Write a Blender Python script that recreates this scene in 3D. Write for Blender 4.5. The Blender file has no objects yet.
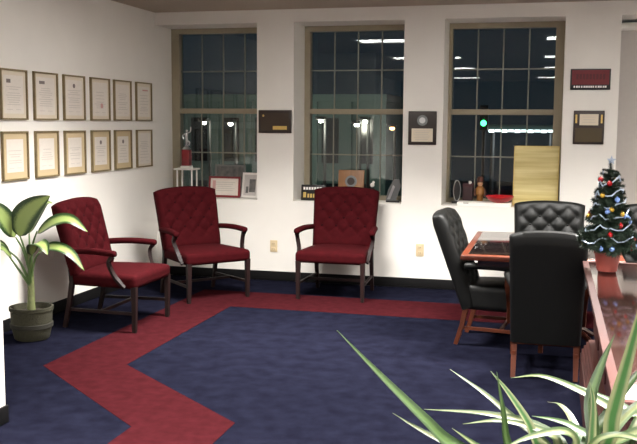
import bpy, bmesh, math, random
from mathutils import Vector, Matrix, Quaternion
random.seed(7)
sc = bpy.context.scene
C = sc.collection
PI = math.pi

# ------------------------------------------------------------------ camera, world, exposure
cam_d = bpy.data.cameras.new('camera'); cam = bpy.data.objects.new('camera', cam_d); C.objects.link(cam)
cam_d.sensor_width = 36; cam_d.lens = 894.6 * 36 / 637; cam_d.clip_start = .05; cam_d.clip_end = 400
YAW, PIT, ROL = math.radians(14.558), math.radians(6.299), math.radians(.396)
F = Vector((-math.sin(YAW) * math.cos(PIT), math.cos(YAW) * math.cos(PIT), -math.sin(PIT)))
R0 = Vector((math.cos(YAW), math.sin(YAW), 0)); U0 = R0.cross(F)
R1 = R0 * math.cos(ROL) + U0 * math.sin(ROL); U1 = -R0 * math.sin(ROL) + U0 * math.cos(ROL)
M4 = Matrix((R1, U1, -F)).transposed().to_4x4(); M4.translation = (4.114, -8.892, 1.65)
cam.matrix_world = M4
sc.camera = cam

world = bpy.data.worlds.new('night_sky'); sc.world = world; world.use_nodes = True
bg = world.node_tree.nodes['Background']
bg.inputs[0].default_value = (.3, .55, .75, 1); bg.inputs[1].default_value = .028

sc.view_settings.view_transform = 'Standard'; sc.view_settings.look = 'None'
sc.view_settings.gamma = 1; sc.view_settings.use_curve_mapping = False
sc.view_settings.exposure = 0.0
LAMP_W = 215          # watts of each ceiling troffer
LAMP_E = 22           # glow of its diffuser
LAMP_SPREAD = 120

# ------------------------------------------------------------------ materials
def srgb(r, g, b):
    f = lambda c: (c / 255 / 12.92) if c / 255 <= .04045 else ((c / 255 + .055) / 1.055) ** 2.4
    return (f(r), f(g), f(b), 1)

def mat(name, col, rough=.6, metal=0, noise=0, nscale=20, bump=0, bscale=200, col2=None, stretch=None, coat=0, sheen=0, spec=None, emit=None, estr=0):
    m = bpy.data.materials.new(name); m.use_nodes = True
    nt = m.node_tree; b = nt.nodes['Principled BSDF']
    b.inputs['Base Color'].default_value = col; b.inputs['Roughness'].default_value = rough; b.inputs['Metallic'].default_value = metal
    if coat: b.inputs['Coat Weight'].default_value = coat; b.inputs['Coat Roughness'].default_value = .08
    if sheen: b.inputs['Sheen Weight'].default_value = sheen
    if spec is not None: b.inputs['Specular IOR Level'].default_value = spec
    if emit: b.inputs['Emission Color'].default_value = emit; b.inputs['Emission Strength'].default_value = estr
    tc = nt.nodes.new('ShaderNodeTexCoord'); mp = nt.nodes.new('ShaderNodeMapping')
    nt.links.new(tc.outputs['Object'], mp.inputs[0])
    if stretch: mp.inputs['Scale'].default_value = stretch
    if noise or col2:
        n = nt.nodes.new('ShaderNodeTexNoise'); n.inputs['Scale'].default_value = nscale; n.inputs['Detail'].default_value = 5
        nt.links.new(mp.outputs[0], n.inputs['Vector'])
        r = nt.nodes.new('ShaderNodeValToRGB')
        c2 = col2 or tuple([c * (1 - noise) for c in col[:3]] + [1])
        c1 = col if col2 else tuple([min(1, c * (1 + noise)) for c in col[:3]] + [1])
        r.color_ramp.elements[0].position = .3; r.color_ramp.elements[1].position = .7
        r.color_ramp.elements[0].color = c2; r.color_ramp.elements[1].color = c1
        nt.links.new(n.outputs['Fac'], r.inputs[0]); nt.links.new(r.outputs[0], b.inputs['Base Color'])
    if bump:
        n2 = nt.nodes.new('ShaderNodeTexNoise'); n2.inputs['Scale'].default_value = bscale; n2.inputs['Detail'].default_value = 3
        nt.links.new(mp.outputs[0], n2.inputs['Vector'])
        bp = nt.nodes.new('ShaderNodeBump'); bp.inputs['Strength'].default_value = bump; bp.inputs['Distance'].default_value = .01
        nt.links.new(n2.outputs['Fac'], bp.inputs['Height']); nt.links.new(bp.outputs[0], b.inputs['Normal'])
    return m

def leaf_mat(name, edge, mid, power=1.0, spot=.25, rough=.4):
    m = bpy.data.materials.new(name); m.use_nodes = True
    nt = m.node_tree; b = nt.nodes['Principled BSDF']; b.inputs['Roughness'].default_value = rough
    at = nt.nodes.new('ShaderNodeAttribute'); at.attribute_name = 'across'
    n = nt.nodes.new('ShaderNodeTexNoise'); n.inputs['Scale'].default_value = 45; n.inputs['Detail'].default_value = 3
    ad = nt.nodes.new('ShaderNodeMath'); ad.operation = 'MULTIPLY_ADD'; ad.inputs[1].default_value = spot * 2
    nt.links.new(n.outputs['Fac'], ad.inputs[0]); nt.links.new(at.outputs['Fac'], ad.inputs[2])
    r = nt.nodes.new('ShaderNodeValToRGB')
    r.color_ramp.elements[0].position = .25 * power + spot; r.color_ramp.elements[1].position = .62 * power + spot
    r.color_ramp.elements[0].color = mid; r.color_ramp.elements[1].color = edge
    nt.links.new(ad.outputs[0], r.inputs[0]); nt.links.new(r.outputs[0], b.inputs['Base Color'])
    return m

M = {}
M['wall'] = mat('wall_paint', srgb(230, 226, 219), .85, noise=.02, nscale=3, bump=.05, bscale=150)
M['ceiling'] = mat('ceiling_paint', srgb(168, 156, 140), .9, noise=.04, nscale=40, bump=.15, bscale=120)
M['carpet_blue'] = mat('blue_carpet', srgb(24, 25, 37), 1, col2=srgb(16, 16, 26), nscale=9, bump=.6, bscale=350, spec=0)
M['carpet_red'] = mat('burgundy_carpet', srgb(56, 20, 24), 1, col2=srgb(46, 16, 19), nscale=14, bump=.6, bscale=350, spec=0)
M['base'] = mat('black_baseboard', srgb(11, 10, 11), .6, spec=.2)
M['frame_tan'] = mat('window_paint', srgb(152, 142, 120), .6, noise=.04, nscale=12)
M['muntin'] = mat('muntin_paint', srgb(128, 128, 116), .6)
M['red_fabric'] = mat('red_upholstery', srgb(50, 7, 11), .9, noise=.16, nscale=28, bump=.2, bscale=500, spec=.06)
M['red_button'] = mat('red_button', srgb(30, 4, 7), .8, spec=.05)
M['dark_wood'] = mat('mahogany_dark', srgb(30, 10, 9), .55, col2=srgb(19, 7, 6), nscale=14, stretch=(1, 1, .15), spec=.3)
M['leather'] = mat('black_leather', srgb(6, 7, 6), .5, noise=.2, nscale=30, spec=.28, bump=.12, bscale=260)
M['orange_wood'] = mat('cherry_wood', srgb(92, 40, 15), .6, col2=srgb(68, 28, 11), nscale=16, stretch=(1, 1, .15), spec=.3)
M['table_wood'] = mat('table_wood', srgb(56, 25, 16), .25, col2=srgb(36, 16, 10), nscale=10, stretch=(.2, 2, 1), coat=.6)
M['table_edge'] = mat('table_edge_wood', srgb(96, 42, 20), .35, col2=srgb(72, 30, 14), nscale=10, stretch=(.2, 2, 1), coat=.3)
M['table_inset'] = mat('table_inset', srgb(18, 10, 8), .12, col2=srgb(13, 7, 6), nscale=6, stretch=(.2, 2, 1), coat=.6)
M['desk'] = mat('desk_mahogany', srgb(70, 36, 30), .4, col2=srgb(48, 23, 19), nscale=7, stretch=(2, .25, 1), coat=.15)
M['desk_top'] = mat('desk_top_lacquer', srgb(52, 26, 22), .1, col2=srgb(38, 17, 14), nscale=7, stretch=(2, .25, 1), coat=1)
M['cert_frame'] = mat('gilt_frame', srgb(128, 112, 78), .55, metal=.1, noise=.12, nscale=30)
M['mat_tan'] = mat('tan_mat_board', srgb(194, 174, 138), .9)
M['mat_cream'] = mat('cream_mat_board', srgb(212, 200, 180), .9)
M['paper'] = mat('paper', srgb(216, 208, 198), .9, noise=.03, nscale=40)
M['paper_grey'] = mat('paper_grey', srgb(196, 190, 186), .9, noise=.04, nscale=40)
M['ink'] = mat('printing_ink', srgb(190, 182, 174), .9)
M['ink_dark'] = mat('dark_ink', srgb(120, 110, 106), .9)
M['ink_red'] = mat('red_ink', srgb(196, 150, 146), .9)
M['plaque'] = mat('walnut_plaque', srgb(44, 27, 17), .4, col2=srgb(30, 18, 12), nscale=12, stretch=(.3, 2, 2))
M['black'] = mat('black_plate', srgb(20, 18, 18), .3)
M['gold'] = mat('gold_plate', srgb(206, 176, 104), .35, metal=.6, noise=.06)
M['silver'] = mat('silver', srgb(200, 200, 200), .3, metal=.9)
M['sign_red'] = mat('red_sign_face', srgb(104, 22, 30), .6, noise=.06, nscale=40)
M['white'] = mat('white_plastic', srgb(236, 232, 226), .5)
M['ivory'] = mat('ivory_plastic', srgb(206, 186, 150), .45)
M['slot'] = mat('outlet_slot', srgb(70, 60, 48), .6)
M['pot_olive'] = mat('olive_basket', srgb(46, 44, 28), .9, noise=.25, nscale=60, bump=.5, bscale=120)
M['pot_band'] = mat('dark_basket_band', srgb(30, 28, 19), .9, noise=.2, nscale=60)
M['soil'] = mat('potting_soil', srgb(44, 34, 26), 1, noise=.3, nscale=80, bump=.8, bscale=150)
M['cane'] = mat('plant_cane', srgb(96, 102, 62), .6, noise=.2, nscale=40)
M['petiole'] = mat('leaf_stalk', srgb(78, 102, 54), .5)
M['leaf_dief'] = leaf_mat('variegated_leaf', srgb(24, 54, 17), srgb(138, 156, 90), 1.5, .28)
M['leaf_dark'] = leaf_mat('dark_leaf', srgb(40, 62, 27), srgb(70, 94, 48), 1, .1)
M['leaf_spider'] = leaf_mat('striped_leaf', srgb(54, 74, 37), srgb(112, 118, 82), 1.0, .05)
M['leaf_spider2'] = leaf_mat('pale_edged_leaf', srgb(112, 116, 82), srgb(46, 84, 38), 1.1, .05)
M['terracotta'] = mat('terracotta', srgb(170, 92, 66), .8, noise=.1)
M['needle'] = mat('fir_needles', srgb(18, 38, 21), .7, noise=.3, nscale=60)
M['bark'] = mat('bark', srgb(70, 50, 36), .9)
M['orn_red'] = mat('red_ornament', srgb(160, 20, 26), .25, metal=.2)
M['orn_gold'] = mat('gold_ornament', srgb(180, 144, 50), .25, metal=.5)
M['orn_blue'] = mat('blue_ornament', srgb(120, 150, 210), .2, metal=.4)
M['tinsel'] = mat('silver_tinsel', srgb(170, 184, 204), .3, metal=.3)
M['pot_red'] = mat('red_foil_pot', srgb(124, 50, 40), .6, noise=.1)
M['board_gold'] = mat('gold_board', srgb(224, 210, 150), .45, col2=srgb(186, 166, 100), nscale=4, stretch=(.3, 1, 6))
M['red_dish'] = mat('red_dish', srgb(190, 28, 36), .3)
M['doll_brown'] = mat('brown_doll', srgb(74, 40, 24), .6, noise=.2)
M['doll_face'] = mat('doll_face', srgb(206, 160, 124), .6)
M['doll_coat'] = mat('doll_gold_coat', srgb(140, 92, 38), .5)
M['maroon'] = mat('maroon_marble', srgb(120, 26, 34), .3, noise=.2)
M['pewter'] = mat('pewter', srgb(120, 122, 122), .3, metal=.6)
M['photo_grey'] = mat('grey_photo', srgb(120, 116, 112), .6, col2=srgb(70, 72, 74), nscale=16)
M['shade'] = mat('roller_shade', srgb(190, 184, 180), .9, noise=.02)
M['diff'] = mat('lamp_diffuser', (1, 1, 1, 1), .5, emit=(1, .97, .93, 1), estr=LAMP_E)
M['asphalt'] = mat('asphalt', srgb(60, 62, 64), .9, noise=.2, nscale=1)
M['facade'] = mat('teal_grey_facade', srgb(76, 98, 96), .9, noise=.08, nscale=1)
M['facade_dark'] = mat('dark_window', srgb(26, 32, 38), .15)
M['pole'] = mat('steel_pole', srgb(30, 32, 34), .6)
M['glow_white'] = mat('street_glow', (1, 1, 1, 1), .5, emit=(1, .95, .82, 1), estr=14)
M['glow_strip'] = mat('strip_glow', (1, 1, 1, 1), .5, emit=(.92, 1, .98, 1), estr=3.5)
M['glow_pale'] = mat('pale_green_glow', (1, 1, 1, 1), .5, emit=(.7, 1, .65, 1), estr=6)
M['glow_orange'] = mat('orange_glow', (1, .6, .3, 1), .5, emit=(1, .5, .2, 1), estr=8)
M['glow_green'] = mat('green_glow', (.1, 1, .3, 1), .5, emit=(.05, 1, .25, 1), estr=10)

M['desk_top'].node_tree.nodes['Principled BSDF'].inputs['Coat IOR'].default_value = 2.2
M['desk_top'].node_tree.nodes['Principled BSDF'].inputs['IOR'].default_value = 2.0
def glass_mat():
    m = bpy.data.materials.new('window_glass'); m.use_nodes = True
    nt = m.node_tree; nt.nodes.clear()
    o = nt.nodes.new('ShaderNodeOutputMaterial'); mx = nt.nodes.new('ShaderNodeMixShader')
    t = nt.nodes.new('ShaderNodeBsdfTransparent'); t.inputs[0].default_value = (.9, .95, .95, 1)
    g = nt.nodes.new('ShaderNodeBsdfGlossy'); g.inputs['Roughness'].default_value = .0
    fr = nt.nodes.new('ShaderNodeFresnel'); fr.inputs['IOR'].default_value = 1.56
    nt.links.new(fr.outputs[0], mx.inputs[0]); nt.links.new(t.outputs[0], mx.inputs[1]); nt.links.new(g.outputs[0], mx.inputs[2])
    nt.links.new(mx.outputs[0], o.inputs[0])
    return m
M['glass'] = glass_mat()

# ------------------------------------------------------------------ mesh building
class MB:
    def __init__(s): s.v = []; s.f = []; s.at = []
    def add(s, vs, fs, at=None):
        o = len(s.v); s.v += [tuple(x) for x in vs]; s.f += [tuple(i + o for i in f) for f in fs]
        s.at += at if at else [0.0] * len(vs)
        return s
    def box(s, x0, x1, y0, y1, z0, z1):
        v = [(x, y, z) for z in (z0, z1) for y in (y0, y1) for x in (x0, x1)]
        return s.add(v, [(0, 2, 3, 1), (4, 5, 7, 6), (0, 1, 5, 4), (2, 6, 7, 3), (0, 4, 6, 2), (1, 3, 7, 5)])
    def rbox(s, x0, x1, y0, y1, z0, z1, r=.01, n=6, fn=None):
        """box with rounded edges on a grid of n cells per side; fn deforms each point"""
        c = Vector(((x0 + x1) / 2, (y0 + y1) / 2, (z0 + z1) / 2)); h = Vector(((x1 - x0) / 2, (y1 - y0) / 2, (z1 - z0) / 2))
        idx = {}; vs = []; fs = []
        def ramp(t, hh):   # keep two rings at the rounded rim
            if hh <= r * 1.01: return t * hh
            k = 2
            e = [-hh + r * j / k for j in range(k)] + [(-hh + r) + (2 * hh - 2 * r) * j / (n - 2 * k) for j in range(n - 2 * k + 1)] + [hh - r + r * (j + 1) / k for j in range(k)]
            return e[int(round((t + 1) / 2 * n))]
        def vid(i, j, k):
            if (i, j, k) in idx: return idx[(i, j, k)]
            p = Vector((ramp(2 * i / n - 1, h.x), ramp(2 * j / n - 1, h.y), ramp(2 * k / n - 1, h.z)))
            q = Vector([max(-(h[a] - min(r, h[a])), min(h[a] - min(r, h[a]), p[a])) for a in range(3)])
            d = p - q
            if d.length > 1e-9: d = d.normalized() * min(r, min(h)) if sum(abs(x) > 1e-9 for x in d) > 1 else d
            w = c + q + d
            if fn: w = Vector(fn(w.x, w.y, w.z))
            idx[(i, j, k)] = len(vs); vs.append(w); return idx[(i, j, k)]
        for a in range(n):
            for b in range(n):
                fs.append((vid(a, b, 0), vid(a, b + 1, 0), vid(a + 1, b + 1, 0), vid(a + 1, b, 0)))
                fs.append((vid(a, b, n), vid(a + 1, b, n), vid(a + 1, b + 1, n), vid(a, b + 1, n)))
                fs.append((vid(a, 0, b), vid(a + 1, 0, b), vid(a + 1, 0, b + 1), vid(a, 0, b + 1)))
                fs.append((vid(a, n, b), vid(a, n, b + 1), vid(a + 1, n, b + 1), vid(a + 1, n, b)))
                fs.append((vid(0, a, b), vid(0, a, b + 1), vid(0, a + 1, b + 1), vid(0, a + 1, b)))
                fs.append((vid(n, a, b), vid(n, a + 1, b), vid(n, a + 1, b + 1), vid(n, a, b + 1)))
        return s.add(vs, fs)
    def tube(s, pts, rad, n=8, sq=None, cap=True, phase=0):
        pts = [Vector(p) for p in pts]; vs = []; fs = []
        if not isinstance(rad, (list, tuple)): rad = [rad] * len(pts)
        up = None
        for i, p in enumerate(pts):
            t = (pts[min(i + 1, len(pts) - 1)] - pts[max(i - 1, 0)]).normalized()
            if up is None: up = Vector((0, 1, 0)) if abs(t.y) < .9 else Vector((1, 0, 0))
            a = (up - t * up.dot(t)).normalized(); b = t.cross(a); up = a
            ra = rad[i] if not sq else rad[i]
            rb = rad[i] if not sq else rad[i] * sq
            for k in range(n):
                an = 2 * PI * k / n + phase
                vs.append(p + a * math.cos(an) * ra + b * math.sin(an) * rb)
        for i in range(len(pts) - 1):
            for k in range(n):
                fs.append((i * n + k, i * n + (k + 1) % n, (i + 1) * n + (k + 1) % n, (i + 1) * n + k))
        if cap:
            fs.append(tuple(range(n - 1, -1, -1))); fs.append(tuple((len(pts) - 1) * n + k for k in range(n)))
        return s.add(vs, fs)
    def lathe(s, prof, c=(0, 0, 0), n=24, cap=True):
        vs = []; fs = []
        for r, z in prof:
            for k in range(n):
                a = 2 * PI * k / n; vs.append((c[0] + r * math.cos(a), c[1] + r * math.sin(a), c[2] + z))
        for i in range(len(prof) - 1):
            for k in range(n):
                fs.append((i * n + k, i * n + (k + 1) % n, (i + 1) * n + (k + 1) % n, (i + 1) * n + k))
        if cap:
            fs.append(tuple(range(n - 1, -1, -1))); fs.append(tuple((len(prof) - 1) * n + k for k in range(n)))
        return s.add(vs, fs)
    def ball(s, c, r, n=10, sz=1.0):
        return s.lathe([(max(1e-4, r * math.sin(PI * i / n)), -r * sz * math.cos(PI * i / n)) for i in range(n + 1)], c, n + 2)
    def prism(s, poly, y0, y1):
        """polygon in x-z, extruded along y"""
        n = len(poly)
        vs = [(x, y0, z) for x, z in poly] + [(x, y1, z) for x, z in poly]
        return s.add(vs, [tuple(range(n)), tuple(range(2 * n - 1, n - 1, -1))] + [(i, i + n, (i + 1) % n + n, (i + 1) % n) for i in range(n)])
    def slab(s, poly, z0, z1):
        n = len(poly)
        vs = [(x, y, z0) for x, y in poly] + [(x, y, z1) for x, y in poly]
        return s.add(vs, [tuple(range(n - 1, -1, -1)), tuple(range(n, 2 * n))] + [(i, (i + 1) % n, (i + 1) % n + n, i + n) for i in range(n)])
    def xf(s, m):
        s.v = [tuple(m @ Vector(v)) for v in s.v]; return s
    def mesh(s, name, m, ang=40):
        me = bpy.data.meshes.new(name); me.from_pydata(s.v, [], s.f)
        if any(s.at):
            a = me.attributes.new('across', 'FLOAT', 'POINT'); a.data.foreach_set('value', s.at)
        b = bmesh.new(); b.from_mesh(me); bmesh.ops.recalc_face_normals(b, faces=b.faces); b.to_mesh(me); b.free()
        me.materials.append(m)
        if ang:
            me.shade_smooth(); me.set_sharp_from_angle(angle=math.radians(ang))
        return me
    def build(s, name, m, parent=None, ang=40):
        return link(name, s.mesh(name, M[m] if isinstance(m, str) else m, ang), parent)

def link(name, me, parent=None, loc=None, rot=None):
    o = bpy.data.objects.new(name, me); C.objects.link(o); o.parent = parent
    if loc is not None: o.location = loc
    if rot is not None: o.rotation_euler = rot
    return o
def tag(o, label, cat, group=None):
    o['label'] = label; o['category'] = cat
    if group: o['group'] = group
    return o
def thing(name, label, cat, loc=(0, 0, 0), rz=0, group=None, tilt=None):
    o = bpy.data.objects.new(name, None); C.objects.link(o); o.location = loc
    o.rotation_euler = (tilt or 0, 0, math.radians(rz)); o.empty_display_size = .1
    return tag(o, label, cat, group)
def struct(o, label=None, cat=None):
    o['kind'] = 'structure'
    if label: o['label'] = label
    if cat: o['category'] = cat
    return o

def bez(pts, n=12):
    """Catmull-Rom through the points"""
    P = [Vector(p) for p in pts]; P = [P[0] * 2 - P[1]] + P + [P[-1] * 2 - P[-2]]; out = []
    segs = len(P) - 3
    for k in range(n + 1):
        t = k / n * segs; i = min(int(t), segs - 1); t -= i
        a, b, c, d = P[i:i + 4]
        out.append(.5 * ((2 * b) + (c - a) * t + (2 * a - 5 * b + 4 * c - d) * t * t + (3 * b - a - 3 * c + d) * t ** 3))
    return out

def blade(path, width, prof, nhint, fold=.25, n=14, droop=0):
    """a leaf: path points, max width, width profile(t), facing hint, v-fold"""
    pts = bez(path, n); mb = MB(); vs = []; at = []; fs = []
    nh = Vector(nhint)
    cross = [-1, -.55, 0, .55, 1]
    for i, p in enumerate(pts):
        t = (pts[min(i + 1, n)] - pts[max(i - 1, 0)]).normalized()
        side = t.cross(nh)
        if side.length < 1e-3: side = t.cross(Vector((1, 0, 0)))
        side.normalize(); nn = side.cross(t).normalized()
        w = max(.0008, width * prof(i / n)) / 2
        for c in cross:
            vs.append(p + side * w * c + nn * (abs(c) * w * fold)); at.append(max(.001, abs(c)))
    for i in range(n):
        for k in range(4):
            a = i * 5 + k; fs.append((a, a + 1, a + 6, a + 5))
    m = len(vs)     # give it a thin body
    vs2 = [v - nh.normalized() * .0012 for v in vs]
    fs2 = [tuple(reversed([q + m for q in f])) for f in fs]
    rim = [k for k in range(5)] + [i * 5 + 4 for i in range(1, n + 1)] + [n * 5 + k for k in (3, 2, 1, 0)] + [i * 5 for i in range(n - 1, 0, -1)]
    fr = [(rim[i], rim[(i + 1) % len(rim)], rim[(i + 1) % len(rim)] + m, rim[i] + m) for i in range(len(rim))]
    mb.add(vs + vs2, fs + fs2 + fr, at + at)
    return mb

# ------------------------------------------------------------------ the room
CZ, HZ, SZ = 2.80, 2.67, .845           # ceiling, window header, window sill
RX, RY = 8.3, -15.0                     # right wall, rear wall
WY = .45                                # plane of the windows inside the thick wall
OPEN = [(0.0, 1.137), (1.531, 2.667), (3.063, 4.20), (4.70, 5.85)]

mb = MB().box(-.2, RX + .2, RY - .2, .6, -.12, 0)
struct(mb.build('floor', 'carpet_blue', ang=0), 'dark blue carpet over the whole room', 'floor')
# burgundy band inlaid in the carpet: along the window wall, down the left side, one zigzag, on towards the camera
poly = [(8.25, -.70), (.82, -.70), (.82, -3.62), (1.95, -4.58), (1.95, -14.9), (2.47, -14.9), (2.47, -4.37), (1.35, -3.44), (1.35, -1.40), (8.25, -1.40)]
struct(MB().slab(poly[::-1], -.001, .002).build('trim_1', 'carpet_red', ang=0), 'burgundy zigzag carpet border inlaid in the blue carpet', 'carpet border')
mb = MB().box(-.2, RX + .2, RY - .2, .6, CZ, CZ + .1)
struct(mb.build('ceiling', 'ceiling', ang=0), 'dim cream ceiling above the room', 'ceiling')
mb = MB()
px = 0.0
mb.box(-.2, RX + .2, 0, .6, 0, SZ); mb.box(-.2, RX + .2, 0, .6, HZ, CZ)
edges = [o for ab in OPEN for o in ab]
piers = [(-.2, 0.0)] + [(OPEN[i][1], OPEN[i + 1][0]) for i in range(3)] + [(OPEN[3][1], RX + .2)]
for a, b in piers: mb.box(a, b, 0, .6, SZ, HZ)
struct(mb.build('wall_back', 'wall', ang=0), 'white window wall with deep window recesses', 'wall')
struct(MB().box(-.2, 0, RY - .2, 0, 0, CZ).build('wall_left', 'wall', ang=0), 'white side wall hung with framed certificates', 'wall')
struct(MB().box(RX, RX + .2, RY - .2, 0, 0, CZ).build('wall_right', 'wall', ang=0), 'white wall on the right, out of the frame', 'wall')
struct(MB().box(0, RX, RY - .2, RY, 0, CZ).build('wall_rear', mat('reflection_dimming_brown', srgb(112, 98, 86), .7, noise=.2, nscale=5, stretch=(6, 1, .3)), ang=0), 'unseen wall behind the camera, made brown to darken window reflections', 'wall')  # unseen wall; brown finish invented to keep reflections in the window glass dark
struct(MB().box(0, 1.255, -4.86, -4.70, 0, CZ).build('wall_partition', 'wall', ang=0), 'end of a white partition wall at the left edge', 'wall')
def baseboard(name, x0, x1, y0, y1, label):
    m_ = MB().rbox(x0, x1, y0, y1, 0.002, .10, .004, 6)
    struct(m_.build(name, 'base'), label, 'baseboard')
baseboard('baseboard_back', 0.012, RX - .012, -.012, 0, 'black baseboard along the window wall')
baseboard('baseboard_left', 0, .012, -4.70, 0, 'black baseboard along the certificate wall')
baseboard('baseboard_right', RX - .012, RX, RY, 0, 'black baseboard along the right wall')
baseboard('baseboard_partition', 1.255, 1.267, -4.872, -4.688, 'black baseboard around the partition end')

# windows: double hung, each sash four panes by two
pane_meshes = {}
def window(i, x0, x1):
    w = bpy.data.objects.new('window_%d' % i, None); C.objects.link(w); w.location = ((x0 + x1) / 2, WY, SZ)
    names = {1: 'night-dark sash window in the corner, trophy and frames on its sill', 2: 'night-dark sash window behind the middle red armchair', 3: 'night-dark sash window with a gold board on its sill'}
    struct(w, names[i], 'window')
    hw = (x1 - x0) / 2; H = HZ - SZ; cl, cr = {1: (.09, .05), 2: (.06, .055), 3: (.032, .085)}[i]
    MB().box(-hw, -hw + cl, -.03, .08, 0, H).box(hw - cr, hw, -.03, .08, 0, H).box(-hw + cl, hw - cr, -.03, .08, H - .055, H).box(-hw + cl, hw - cr, -.05, .08, 0, .045).build('frame', 'frame_tan', w, 0)
    gx0, gx1 = -hw + cl, hw - cr; zr = 1.775 - SZ
    MB().rbox(gx0, gx1, -.025, .05, zr - .028, zr + .028, .006, 6).build('meeting_rail', 'frame_tan', w)
    for (za, zb, yy) in ((.045, zr - .028, .008), (zr + .028, H - .055, .035)):
        zm = (za + zb) / 2; pw = (gx1 - gx0) / 4
        MB().box(gx0, gx1, yy - .009, yy + .009, zm - .0065, zm + .0065).build('muntin', 'muntin', w, 0)
        for k in (1, 2, 3):
            x = gx0 + pw * k
            MB().box(x - .0065, x + .0065, yy - .008, yy + .008, za, zb).build('muntin', 'muntin', w, 0)
        for r in range(2):
            za2, zb2 = (za, zm) if r == 0 else (zm, zb)
            key = (round(pw, 3), round(zb2 - za2, 4))
            if key not in pane_meshes: pane_meshes[key] = MB().box(-pw / 2, pw / 2, -.0015, .0015, 0, zb2 - za2).mesh('pane', M['glass'], 0)
            for k in range(4): link('pane', pane_meshes[key], w, (gx0 + pw * (k + .5), yy, za2))
    return w
for i in range(3): window(i + 1, *OPEN[i])
# fourth recess: shade pulled down
t = thing('roller_shade', 'plain pale roller shade filling the recess right of the red sign', 'window shade', (5.275, .42, SZ))
MB().box(-.57, .57, -.004, .004, 0.02, 1.72).build('shade_cloth', 'shade', t, 0)
MB().tube([(-.573, 0, 1.76), (.573, 0, 1.76)], .04, 14).build('roller_tube', 'white', t)
MB().rbox(-.57, .57, -.012, .012, .005, .03, .005, 6).build('hem_bar', 'white', t)

# ceiling troffers: 2 x 4 ft, three columns, four rows
diff_me = MB().box(-.58, .58, -.27, .27, -.004, 0).mesh('diffuser', M['diff'], 0)
fr_m = MB(); fr_m.box(-.61, .61, -.31, -.27, -.02, .0).box(-.61, .61, .27, .31, -.02, 0).box(-.61, -.58, -.27, .27, -.02, 0).box(.58, .61, -.27, .27, -.02, 0)
fr_me = fr_m.mesh('frame', M['white'], 0)
for x, col in ((1.95, 'left'), (4.5, 'middle'), (7.05, 'right')):
    for y, dx, row in ((-2.5, .08, 'row nearest the windows'), (-5.8, .02, 'second row from the windows'), (-8.75, .0, 'third row from the windows'), (-12.6, -.2, 'row farthest from the windows')):
        t = thing('ceiling_light', 'white fluorescent ceiling light above the room, %s column, %s' % (col, row), 'ceiling light', (x + dx, y, CZ), 0, 'fluorescent ceiling lights')
        link('frame', fr_me, t, (0, 0, -.001)); link('diffuser', diff_me, t, (0, 0, -.006))
        ld = bpy.data.lights.new('lamp', 'AREA'); ld.shape = 'RECTANGLE'; ld.size = 1.1; ld.size_y = .5
        ld.energy = LAMP_W; ld.color = (1, .965, .92); ld.spread = math.radians(LAMP_SPREAD)
        link('lamp', ld, t, (0, 0, -.03))

# ------------------------------------------------------------------ chairs
def tufted(w0, w1, h, th, arch, px, pz, dep, nx=44, nz=44, crest=None):
    """padded panel, x across, z up, front to -y; diamond tufting on the front"""
    mb = MB(); vs = []; fs = []; btn = []
    def sh(u, v):
        w = (w0 + (w1 - w0) * v) / 2
        x = u * w
        top = h + arch * (1 - u * u) - .012 * abs(u) ** 8
        return x, v * top
    def dep_at(x, z, u, v):
        e = min(1, (1 - abs(u)) / .16) * min(1, (1 - v) / .13) * min(1, v / .08 + .3)
        e = max(0, e)
        a = x / px + (z - h * .5) / pz; b = x / px - (z - h * .5) / pz
        q = (abs(math.sin(PI * a)) * abs(math.sin(PI * b))) ** .35
        inner = 1 if (abs(u) < .84 and .18 < v < .92) else 0
        fade = min(1, max(0, (.9 - abs(u)) / .14)) * min(1, max(0, (.97 - v) / .12)) * min(1, max(0, (v - .12) / .14))
        return th * .5 * (e ** .4) - dep * (1 - q) * fade
    for j in range(nz + 1):
        for i in range(nx + 1):
            u = -1 + 2 * i / nx; v = j / nz; x, z = sh(u, v)
            vs.append((x, -th * .5 - dep_at(x, z, u, v) + 0, z))
    n1 = len(vs)
    for j in range(nz + 1):
        for i in range(nx + 1):
            u = -1 + 2 * i / nx; v = j / nz; x, z = sh(u, v)
            e = max(0, min(1, (1 - abs(u)) / .1) * min(1, (1 - v) / .1))
            vs.append((x, th * .2 * e ** .5, z))
    W = nx + 1
    for j in range(nz):
        for i in range(nx):
            a = j * W + i; fs.append((a, a + 1, a + W + 1, a + W)); b = a + n1; fs.append((b, b + W, b + W + 1, b + 1))
    rim = [i for i in range(nx + 1)] + [j * W + nx for j in range(1, nz + 1)] + [nz * W + i for i in range(nx - 1, -1, -1)] + [j * W for j in range(nz - 1, 0, -1)]
    for i in range(len(rim)):
        a, b = rim[i], rim[(i + 1) % len(rim)]; fs.append((a, b, b + n1, a + n1))
    mb.add(vs, fs)
    for m in range(-8, 9):
        for n in range(-8, 9):
            x = px * (m + n) / 2; z = h * .5 + pz * (m - n) / 2
            v = z / h; w = (w0 + (w1 - w0) * v) / 2; u = x / w
            if abs(u) < .8 and .2 < v < .93: btn.append((x, -th * .5 - th * .5 + dep * .9, z))
    return mb, btn

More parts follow.
